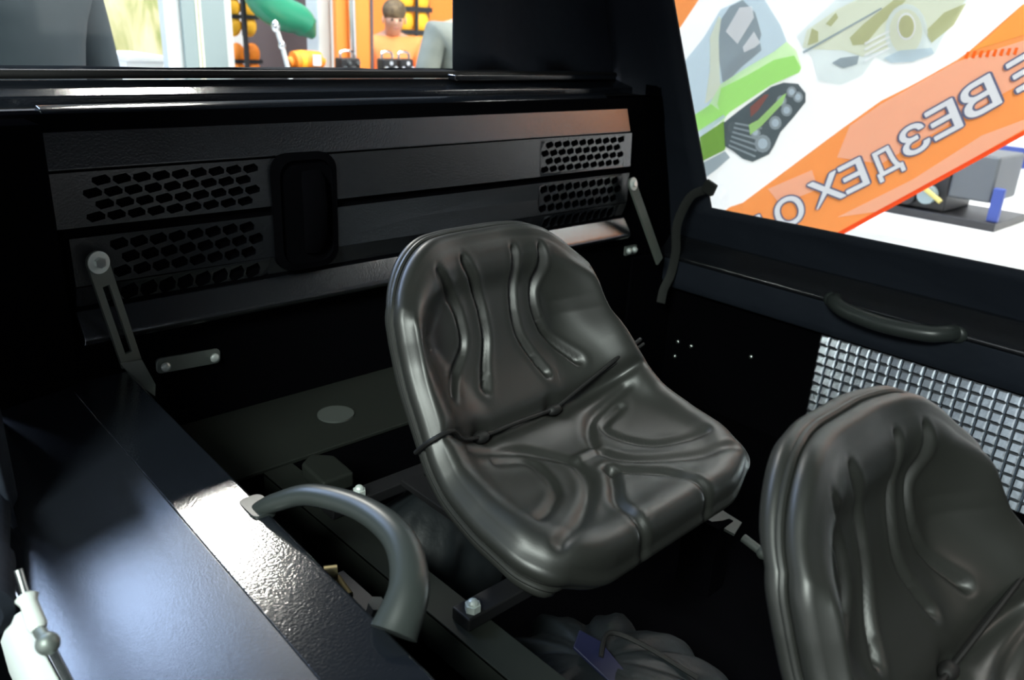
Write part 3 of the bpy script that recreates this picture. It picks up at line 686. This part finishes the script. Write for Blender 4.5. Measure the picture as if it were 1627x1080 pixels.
person(tuple(at(622, 60, 1, 5.35)[:2]), 1.67, -.45, 'person in an orange shirt looking down, head bowed, beyond the far window', OM['shirt'], .05, 1., 'fwd')
person(tuple(at(742, 60, 1, 3.75)[:2]), 1.80, 2.9, 'person in a grey jacket with their back turned, at the right of the far window', OM['jacket_grey'])

def wallpiece(px0, px1, Y, z0, z1, th=.03):
    a = at(px0, 60, 1, Y); b = at(px1, 60, 1, Y); return MB().box((a[0], Y, z0), (b[0], Y+th, z1))
def X_(px, Y, py=60): return float(at(px, py, 1, Y)[0])
def Z_(px, py, Y): return float(at(px, py, 1, Y)[2])
o = obj('nature_poster', wallpiece(100, 268, 6.2, -H, 1.0), OM['foliage'], None); tag(o, 'tall printed board of yellow green foliage behind the dark jacketed person', 'poster')
t = thing('reception_desk', (X_(222, 5.4), 5.4, -H), 'plain white desk in front of the foliage board', 'desk')
zt_ = Z_(222, 86, 5.4); obj('desk_top', MB().box((X_(180, 5.4), 5.2, zt_-.03), (X_(243, 5.4), 5.8, zt_)), OM['whitep'], t, bevel=.005)
obj('desk_body', MB().box((X_(182, 5.4), 5.25, -H), (X_(241, 5.4), 5.75, zt_-.03)), OM['whitep'], t)
# tall grey double cabinet
Yc = 4.6; t = thing('double_cabinet', (X_(318, Yc), Yc, -H), 'tall grey double cabinet with pale frame posts, seen beyond the far window', 'cabinet')
x0, xm, x1 = X_(268, Yc), X_(318, Yc), X_(374, Yc)
obj('carcass', MB().box((x0, Yc+.03, -H), (x1, Yc+.10, .9)), OM['lightgrey'], t)
obj('door', MB().box((x0+.08, Yc, -H+.1), (xm-.012, Yc+.025, .85)), OM['grey'], t, bevel=.004)
obj('door', MB().box((xm+.012, Yc, -H+.1), (x1-.05, Yc+.025, .85)), OM['grey'], t, bevel=.004)
obj('centre_seal', MB().box((xm-.014, Yc-.006, -H+.1), (xm-.004, Yc+.03, .85)).box((xm+.004, Yc-.006, -H+.1), (xm+.014, Yc+.03, .85)), OM['ivory'], t)
# life vests on a rail
rk = thing('hanging_rail', (X_(392, 4.9), 4.9, -H), 'thin black upright rail on which the orange vests hang', 'rail')
obj('upright', MB().cyl((X_(396, 4.9), 4.95, -H), (X_(396, 4.9), 4.95, .8), .015), OM['black'], rk, smooth=True)
obj('crossbar', MB().cyl((X_(376, 4.9), 4.95, .35), (X_(400, 4.9), 4.95, .35), .012), OM['black'], rk, smooth=True)
obj('foot', MB().box((X_(390, 4.9)-.1, 4.75, -H), (X_(390, 4.9)+.15, 5.15, -H+.03)), OM['black'], rk)
def vest(px, Y, zc, label, s=1., mm='orange'):
    x = X_(px, Y); t = thing('life_vest', (x, Y, zc-.22*s), label, 'life vest', 'hanging life vests')
    mb = MB()
    for sx in (-1, 1):
        for k_ in range(3): mb.ball((x+sx*.062*s, Y, zc-.13*s+k_*.13*s), .085*s, sc=(.75, .55, .95), seg=14)
    obj('foam_panels', mb, OM[mm], t, smooth=True)
    obj('straps', MB().box((x-.125*s, Y-.05*s, zc-.08*s), (x+.125*s, Y-.043*s, zc-.05*s)).box((x-.125*s, Y-.05*s, zc+.06*s), (x+.125*s, Y-.043*s, zc+.09*s)).box((x-.012, Y-.052*s, zc-.2*s), (x+.012, Y-.04*s, zc+.2*s)), OM['black'], t)
vest(384, 5.1, .03, 'orange life vest with black straps, upper one beside the grey cabinet', .8, 'yellow'); vest(387, 5.1, -.34, 'orange life vest with black straps, lower one beside the grey cabinet', .8)
vest(655, 5.6, .0, 'yellow orange life vest hanging behind the person in the orange shirt', 1.2, 'yellow')
# display stand back wall, white post, orange boards
o = obj('display_wall', wallpiece(395, 512, 5.6, -H, 1.0), OM['brown']); tag(o, 'dark grey brown display wall behind the green inflatable', 'display wall')
o = obj('display_post', MB().box((X_(506, 4.9), 4.9, -H), (X_(527, 4.9), 5.05, 1.)), OM['lightgrey'], bevel=.01); tag(o, 'pale upright display post left of the orange board', 'post')
t = thing('orange_board', (X_(560, 4.8), 4.8, -H), 'tall orange display board with a silver pole, beyond the far window', 'board')
obj('panel', MB().box((X_(535, 4.8), 4.8, -H), (X_(590, 4.8), 4.84, 1.)), OM['orangep'], t)
obj('edge_strip', MB().box((X_(588, 4.8), 4.79, -H), (X_(592, 4.8), 4.85, 1.)), OM['brown'], t)
obj('pole', MB().cyl((X_(558, 4.75, 20), 4.76, .9), (X_(566, 4.75, 100), 4.76, -H), .022), OM['silver'], t, smooth=True)
o = obj('orange_back_wall', wallpiece(590, 760, 6.4, -H, 1.0), OM['orangep']); tag(o, 'orange booth wall behind the bowed person', 'booth wall')
o = obj('dark_banner', MB().box((X_(664, 6.2), 6.2, -H), (X_(682, 6.2), 6.22, 1.)), mat('dark_red_print', (.12, .03, .02), .6)); tag(o, 'narrow dark red banner on the orange booth wall', 'banner')
# green inflatable tube
g = lambda px, py, Y=4.8: tuple(at(px, py, 1, Y))
P = smoothpath([g(385, -75), g(402, -32), g(420, 0), g(446, 20), g(472, 30), g(486, 42)], 6); nP = len(P)
t = thing('inflatable_tube', g(450, 20), 'glossy green inflatable tube curving down beyond the far window', 'inflatable')
obj('tube', MB().tube(P, [.075+.025*math.sin(math.pi*i/(nP-1)) for i in range(nP)], 18), OM['green'], t, smooth=True)
obj('end_cone', MB().tube([P[-1], tuple(Vector(P[-1])+Vector((.05, 0, -.06)))], [.075, .02], 18), OM['green'], t, smooth=True)
obj('hanging_cord', MB().cyl(P[-10], (P[-10][0], P[-10][1], 1.2), .006), OM['silver'], t)
# counter with goods
zc = Z_(500, 116, 4.4)
t = thing('display_counter', (X_(500, 4.6), 4.6, -H), 'long dark display counter covered with small goods beyond the far window', 'counter')
obj('counter_top', MB().box((X_(392, 4.4), 4.3, zc-.04), (X_(735, 4.4), 4.62, zc)), OM['black'], t, bevel=.005)
obj('counter_body', MB().box((X_(394, 4.4), 4.34, -H), (X_(733, 4.4), 4.6, zc-.04)), OM['brown'], t)
t = thing('orange_kit_bag', (X_(491, 4.4), 4.45, zc), 'orange kit bag with white patch on the counter below the green inflatable', 'bag')
xa, xb = X_(464, 4.4), X_(519, 4.4); mb = MB().tube(smoothpath([(xa, 4.45, zc+.05), (xa+.03, 4.45, zc+.06), ((xa+xb)/2, 4.45, zc+.065), (xb-.03, 4.45, zc+.06), (xb, 4.45, zc+.05)], 5), [.03]*5+[.055]*11+[.03]*5, 16)
obj('sack', mb, OM['orange'], t, smooth=True); obj('patch', MB().box((xa+.12, 4.385, zc+.04), (xa+.17, 4.393, zc+.10)), OM['whitep'], t)
obj('band', MB().cyl(((xa+xb)/2-.05, 4.45, zc+.062), ((xa+xb)/2-.02, 4.45, zc+.062), .058), OM['yellow'], t, smooth=True)
def gear(px, label, w=.07, n=3):
    x = X_(px, 4.4); t = thing('camera_gear', (x, 4.4, zc), label, 'gear', 'black gear standing on the counter')
    obj('case', MB().box((x-w, 4.37, zc), (x+w, 4.45, zc+.085)), OM['black'], t, bevel=.012)
    for k_ in range(n): obj('knob', MB().cyl((x-w*.7+k_*w*1.4/(n-1), 4.36, zc+.03+.03*(k_ % 2)), (x-w*.7+k_*w*1.4/(n-1), 4.372, zc+.03+.03*(k_ % 2)), .012), OM['silver'], t, smooth=True)
    obj('carry_bar', MB().tube(smoothpath([(x-w*.8, 4.41, zc+.08), (x-w*.6, 4.41, zc+.12), (x+w*.6, 4.41, zc+.12), (x+w*.8, 4.41, zc+.08)], 4), .008, 8), OM['silver'], t, smooth=True)
gear(553, 'black gear case with silver knobs in front of the orange board', .065, 4)
gear(616, 'black gear case with silver knobs in front of the bowed person', .05, 3)
gear(643, 'black gear case with silver knobs left of the grey jacketed person', .05, 3)
t = thing('microphone_stand', (X_(452, 4.2), 4.25, -H), 'slanted metal stand with bright joints before the dark display wall', 'stand')
a_, b_, c_ = at(438, 42, 1, 4.25), at(448, 72, 1, 4.25), at(460, 118, 1, 4.25)
obj('rod', MB().tube([tuple(a_), tuple(b_), tuple(c_), (c_[0]+.25, 4.25, -H)], .012, 10), OM['lightgrey'], t, smooth=True)
obj('joint', MB().ball(a_, .022, sc=(1, 1, 1.5)), OM['silver'], t, smooth=True); obj('joint', MB().ball(b_, .020, sc=(1, 1, 1.3)), OM['silver'], t, smooth=True)

# ================================================================== OUTSIDE, BEHIND THE RIGHT WINDOW: BANNER
BN = np.array([-.90, -.43, 0.]); BN /= np.linalg.norm(BN); BP = np.array([2.75, 1.25, 0.])
BU = np.array([.43, -.90, 0.]); BU /= np.linalg.norm(BU)          # horizontal direction in the banner
def bp(px, py, lift=0.):
    d = R @ np.array([px-CX, py-CY, F]); q = d*((BN@BP)/(BN@d)); return tuple(q+BN*lift)
def poly(mb, pts, lift, mi=0): mb.add([bp(x, y, lift) for x, y in pts], [tuple(range(len(pts)))], mi)
bn = thing('vehicle_banner', (2.75, 1.25, -1.0), 'large slanted white and orange banner with mirrored lettering and vehicle pictures', 'banner')
BM = [mat('banner_white', (.93, .95, .95), .55, backlit=.45), mat('banner_orange', (1.0, .40, .12), .5, backlit=.45), mat('banner_peach', (1.0, .66, .45), .5, backlit=.45), mat('banner_red_edge', (.95, .12, .02), .5, backlit=.45),
      mat('banner_amber', (1.0, .55, .12), .5, backlit=.45), mat('banner_green', (.52, .88, .30), .5, backlit=.45), mat('banner_pale_green', (.72, .95, .58), .5, backlit=.45), mat('banner_dark_grey', (.10, .13, .14), .5, backlit=.3),
      mat('banner_grey', (.38, .45, .48), .5, backlit=.4), mat('banner_pale_blue', (.62, .74, .80), .5, backlit=.4), mat('banner_olive', (.62, .64, .38), .5, backlit=.45), mat('banner_pale_olive', (.84, .87, .72), .5, backlit=.45),
      mat('banner_mist', (.82, .89, .88), .5, backlit=.45), mat('banner_dark_green', (.22, .42, .08), .5, backlit=.4), mat('banner_maroon', (.30, .12, .10), .5, backlit=.3), mat('banner_deep_orange', (1.0, .22, .02), .5, backlit=.45)]
# bottom edge runs through (1340,372) and (1627,215) in the photograph
def be(x): return 372-(x-1340)*157/287.
cloth = MB(); poly(cloth, [(950, be(950)), (950, -560), (1700, -1000), (3000, -1300), (3000, be(3000))], 0)
cloth.add([bp(x, y, -.003) for x, y in [(950, be(950)), (950, -560), (1700, -1000), (3000, -1300), (3000, be(3000))]], [(4, 3, 2, 1, 0)])
o = obj('cloth', cloth, BM[0], bn)
def top_edge(x): return np.interp(x, [700, 1010, 1150, 1180, 1330, 1400, 1450, 1530, 1627, 1900, 3000], [700, 480, 332, 322, 210, 160, 135, 90, 5, -180, -800])
band = MB(); xs = list(range(960, 3001, 20))
for a, b in zip(xs[:-1], xs[1:]): poly(band, [(a, be(a)), (a, top_edge(a)), (b, top_edge(b)), (b, be(b))], .001, 0)
obj('orange_band', band, BM[1], bn)
sh_ = MB()  # lighter orange areas printed on the band
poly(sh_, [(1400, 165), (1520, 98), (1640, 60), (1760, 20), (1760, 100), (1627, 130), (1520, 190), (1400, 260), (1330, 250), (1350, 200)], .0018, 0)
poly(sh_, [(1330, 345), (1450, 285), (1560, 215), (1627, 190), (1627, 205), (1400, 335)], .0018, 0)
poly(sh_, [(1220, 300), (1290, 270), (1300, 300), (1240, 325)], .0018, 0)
obj('peach_areas', sh_, BM[2], bn)
am = MB(); poly(am, [(1540, 82), (1570, 60), (1620, 12), (1760, -90), (1760, 10), (1627, 55)], .0022, 0); obj('amber_patch', am, BM[4], bn)
rdm = MB()
for a, b in zip(xs[:-1], xs[1:]): poly(rdm, [(a, be(a)), (a, be(a)-8), (b, be(b)-8), (b, be(b))], .0022, 0)
obj('red_hem', rdm, BM[3], bn)
tc_ = MB(); poly(tc_, [(1060, -60), (1140, -60), (1110, 0), (1082, 42), (1060, 70)], .001, 0); obj('orange_corner', tc_, BM[1], bn)
# faint small writing on the band, unreadable blocks
fw = MB()
for k_ in range(8): x_ = 1532+k_*11; poly(fw, [(x_, 92-k_*.9), (x_+4, 82-k_*.9), (x_+9, 82-k_*.9), (x_+5, 94-k_*.9)], .0024, 0)
obj('small_print', fw, BM[15], bn)
# green tracked vehicle
V = MB()
vm = [BM[5], BM[6], BM[7], BM[8], BM[9], BM[13], BM[14], BM[0], BM[11]]
def vp(pts, li, mi): poly(V, pts, li, mi)
vp([(1078, 110), (1118, 60), (1145, 15), (1178, 0), (1210, -8), (1240, 40), (1250, 66), (1230, 85), (1190, 110), (1150, 140), (1146, 165), (1120, 185), (1102, 180)], .001, 4)
vp([(1143, 35), (1160, 10), (1180, 0), (1200, 20), (1210, 55), (1200, 85), (1165, 118), (1148, 130), (1142, 90)], .0016, 3)
vp([(1153, 50), (1175, 12), (1195, 10), (1198, 28), (1172, 70)], .0022, 7)
vp([(1180, 75), (1198, 50), (1208, 68), (1202, 86), (1185, 92)], .0022, 7)
vp([(1165, 95), (1172, 88), (1200, 75), (1208, 68), (1210, 80), (1180, 105), (1160, 125), (1150, 135), (1148, 120)], .0023, 3)
vp([(1128, 60), (1142, 25), (1146, 30), (1142, 60), (1144, 130), (1148, 145), (1120, 165), (1128, 110)], .0018, 8)
vp([(1146, 133), (1190, 105), (1230, 82), (1250, 66), (1265, 80), (1273, 105), (1270, 115), (1225, 135), (1205, 148), (1160, 175), (1150, 192), (1125, 197), (1108, 205), (1104, 182), (1120, 178)], .0024, 1)
vp([(1146, 140), (1190, 118), (1230, 95), (1262, 88), (1273, 108), (1270, 115), (1225, 135), (1205, 148), (1160, 178), (1148, 190), (1140, 165)], .0028, 0)
vp([(1104, 182), (1130, 165), (1150, 180), (1148, 190), (1108, 210)], .0030, 0)
vp([(1110, 208), (1150, 182), (1153, 186), (1130, 205), (1112, 218)], .0034, 4)
vp([(1112, 218), (1150, 192), (1160, 205), (1152, 238), (1116, 256)], .0024, 5)
vp([(1118, 258), (1152, 240), (1160, 250), (1140, 268), (1121, 282)], .0024, 3)
vp([(1150, 195), (1175, 175), (1225, 138), (1245, 131), (1268, 133), (1280, 148), (1280, 162), (1262, 185), (1240, 210), (1230, 232), (1222, 245), (1196, 257), (1180, 252), (1165, 240), (1152, 232)], .0026, 2)
vp([(1192, 170), (1215, 150), (1222, 150), (1205, 175), (1193, 186)], .0030, 6)
for cx_, cy_, r_v in ((1212, 228, 13), (1232, 195, 10), (1250, 175, 9), (1258, 146, 8), (1268, 154, 8), (1200, 210, 8), (1242, 160, 8)):
    for li, mi, kk in ((.0032, 3, 1.), (.0036, 4, .6)): vp([(cx_+r_v*kk*math.cos(a*math.pi/6), cy_+r_v*kk*1.1*math.sin(a*math.pi/6)) for a in range(12)], li, mi)
vp([(1190, 198), (1205, 190), (1245, 150), (1250, 148), (1243, 165), (1210, 200), (1192, 214)], .0040, 0)
for a in range(6): vp([(1158+a*2, 232-a*7), (1200+a*2, 250-a*9), (1201+a*2, 247-a*9), (1158+a*2, 229-a*7)], .0034, 3)
obj('printed_tracked_vehicle', V, vm, bn)
# olive wheeled vehicle, washed out
V = MB(); vm = [BM[10], BM[11], BM[12], BM[8], BM[9], BM[0]]
vp([(1266, 58), (1285, 38), (1340, -10), (1560, -40), (1530, 10), (1500, 55), (1485, 85), (1450, 98), (1405, 98), (1390, 90), (1370, 120), (1335, 135), (1300, 128), (1290, 90), (1278, 80)], .001, 2)
vp([(1275, 75), (1282, 48), (1330, 15), (1400, -20), (1560, -40), (1520, 20), (1500, 40), (1440, 70), (1400, 80), (1370, 90), (1340, 80), (1290, 78)], .0016, 1)
vp([(1283, 72), (1290, 45), (1300, 50), (1300, 66)], .0022, 0); vp([(1312, 38), (1328, 20), (1332, 28), (1320, 42)], .0022, 0)
vp([(1350, 60), (1372, 38), (1420, 0), (1440, 0), (1400, 40), (1375, 70), (1355, 72)], .0022, 0)
vp([(1470, 50), (1500, 20), (1535, 5), (1515, 40), (1480, 68)], .0022, 0)
for cx_, cy_, rx_, ry_, li, mi in ((1440, 52, 34, 46, .0024, 2), (1439, 50, 26, 36, .0028, 1), (1440, 42, 15, 22, .0032, 5), (1440, 42, 12, 18, .0036, 0)):
    vp([(cx_+rx_*math.cos(a*math.pi/10), cy_+ry_*math.sin(a*math.pi/10)) for a in range(20)], li, mi)
vp([(1405, 92), (1430, 80), (1480, 76), (1484, 85), (1450, 98), (1415, 100)], .0030, 4); vp([(1322, 100), (1335, 92), (1365, 88), (1362, 102), (1340, 108)], .0030, 3)
for a in range(4): vp([(1373, 72+a*9-4), (1412, 52+a*9-4), (1415, 54+a*9-4), (1374, 76+a*9-4)], .0030, 5)
vp([(1275, 82), (1400, 12), (1402, 14), (1277, 85)], .0034, 3)
obj('printed_wheeled_vehicle', V, vm, bn)
# lettering, mirrored: each glyph placed by its centre, height and slope measured on the banner
def glyph(ch, px, py, hpx, slope_deg, wscale=1., grey=False):
    c = Vector(bp(px, py, 0)); a = math.radians(slope_deg)
    du = Vector(bp(px+math.cos(a)*20, py+math.sin(a)*20, 0))-c; ku = du.length/20
    ex = du.normalized(); n_ = Vector(BN); ey = n_.cross(ex); ey = ey if ey.z > 0 else -ey
    for k_, (off, lift, mt, nm) in enumerate(((.055, .0042, LM[0], 'letter_outline'), (.018, .0050, LM[1], 'letter_face'))):
        cu = bpy.data.curves.new(nm, 'FONT'); cu.body = ch; cu.size = 1.; cu.resolution_u = 6; cu.shear = 0.
        tmp = bpy.data.objects.new('tmp', cu); C.objects.link(tmp); dg = bpy.context.evaluated_depsgraph_get(); me = bpy.data.meshes.new_from_object(tmp.evaluated_get(dg)); bpy.data.objects.remove(tmp); me.name = nm
        vs = np.array([v.co[:] for v in me.vertices])
        if k_ == 0: base = ((vs[:, 0].min()+vs[:, 0].max())/2, (vs[:, 1].min()+vs[:, 1].max())/2, vs[:, 1].max()-vs[:, 1].min(), vs[:, 0].max()-vs[:, 0].min())
        hh = hpx*ku/base[2]; o0 = ORG[bn]
        V_ = []; F_ = []; fc = [tuple(p.vertices) for p in me.polygons]
        for q_ in range(12):     # a heavier face and its rim: the glyph laid down around a small circle
            ox, oy = off*math.cos(q_*math.pi/6), off*math.sin(q_*math.pi/6); nb = len(V_)
            for v in me.vertices:
                x = -(v.co.x+ox-base[0])*hh*wscale; y = (v.co.y+oy-base[1])*hh; x += y*.10      # minus: seen from behind
                V_.append(tuple(c+ex*x+ey*y+n_*(lift+q_*.00002)-o0))
            F_ += [tuple(i+nb for i in f) for f in fc]
        m2 = bpy.data.meshes.new(nm); m2.from_pydata(V_, [], F_); m2.materials.append(mt); o = bpy.data.objects.new(nm, m2); C.objects.link(o); o.parent = bn; ORG[o] = o0
LM = [mat('letter_blue_grey', (.14, .16, .26), .5, backlit=.2), mat('letter_silver', (.92, .94, .96), .35, backlit=.4)]
LET = [('О', 1254, 335, 46, -26, 1.15), ('Х', 1313, 302, 46, -27, 1.3), ('Е', 1356, 279, 48, -27, 1.3), ('Д', 1410, 258, 52, -28, 1.05), ('З', 1452, 221, 50, -29, 1.35), ('Е', 1499, 190, 54, -29, 1.45), ('В', 1555, 155, 58, -30, 1.45), ('Е', 1630, 112, 58, -30, 1.45), ('Д', 1206, 364, 44, -25, 1.)]
for L_ in LET: glyph(*L_)

# engine on a plinth, white booth wall with a blue band
zp = -.80
t = thing('display_plinth', (4.5, 1.5, -H), 'low white plinth carrying the exposed engine, beyond the right window', 'plinth')
obj('plinth_body', MB().box((3.9, .55, -H), (5.1, 2.4, zp-.02)), OM['whitep'], t); obj('plinth_top', MB().box((3.86, .5, zp-.02), (5.14, 2.45, zp)), OM['whitep'], t, bevel=.004)
t = thing('engine_unit', (4.5, 1.55, zp), 'exposed black and silver engine unit standing on the white plinth', 'engine')
obj('base_frame', MB().box((4.3, 1.24, zp), (4.75, 1.90, zp+.04)), OM['black'], t, bevel=.004)
obj('air_box', MB().box((4.35, 1.30, zp+.12), (4.7, 1.50, zp+.34)), mat('grey_casting', (.10, .11, .12), .5), t, bevel=.015)
obj('block', MB().box((4.35, 1.50, zp+.04), (4.7, 1.74, zp+.24)), OM['black'], t, bevel=.01)
obj('cylinder_head', MB().box((4.38, 1.53, zp+.24), (4.66, 1.70, zp+.32)), OM['silver'], t, bevel=.02)
for k_ in range(5): obj('fin', MB().box((4.36, 1.52+k_*.035, zp+.20), (4.68, 1.528+k_*.035, zp+.33)), OM['black'], t)
obj('pulley', MB().cyl((4.34, 1.58, zp+.12), (4.30, 1.58, zp+.12), .045), OM['grey'], t, smooth=True); obj('pulley', MB().cyl((4.34, 1.68, zp+.10), (4.31, 1.68, zp+.10), .045), OM['black'], t, smooth=True)
obj('exhaust_pipe', MB().tube(smoothpath([(4.36, 1.62, zp+.28), (4.28, 1.66, zp+.24), (4.27, 1.76, zp+.12), (4.3, 1.84, zp+.07)], 6), .018, 10), OM['silver'], t, smooth=True)
obj('hose', MB().tube(smoothpath([(4.4, 1.5, zp+.30), (4.32, 1.56, zp+.33), (4.3, 1.64, zp+.20), (4.29, 1.5, zp+.10)], 6), .012, 8), mat('yellow_hose', (.5, .42, .12), .5), t, smooth=True)
obj('blue_cover', MB().box((4.33, 1.245, zp+.04), (4.36, 1.295, zp+.20)), OM['blue'], t, bevel=.006)
obj('tow_arm', MB().tube([(4.4, 1.88, zp+.06), (4.35, 1.96, zp+.03), (4.33, 2.0, zp+.10)], .018, 10), OM['silver'], t, smooth=True)
t = thing('booth_wall', (6.6, 1.4, -H), 'white booth wall with a blue band behind the engine unit', 'booth wall')
obj('wall_board', MB().box((6.6, -2.0, -H), (6.66, 3.4, .9)), OM['whitep'], t)
obj('blue_band', MB().box((6.594, -2.0, Z_(1600, 262, 1.9)-.02), (6.6, 3.4, Z_(1600, 240, 1.9)+.02)), OM['blue'], t)
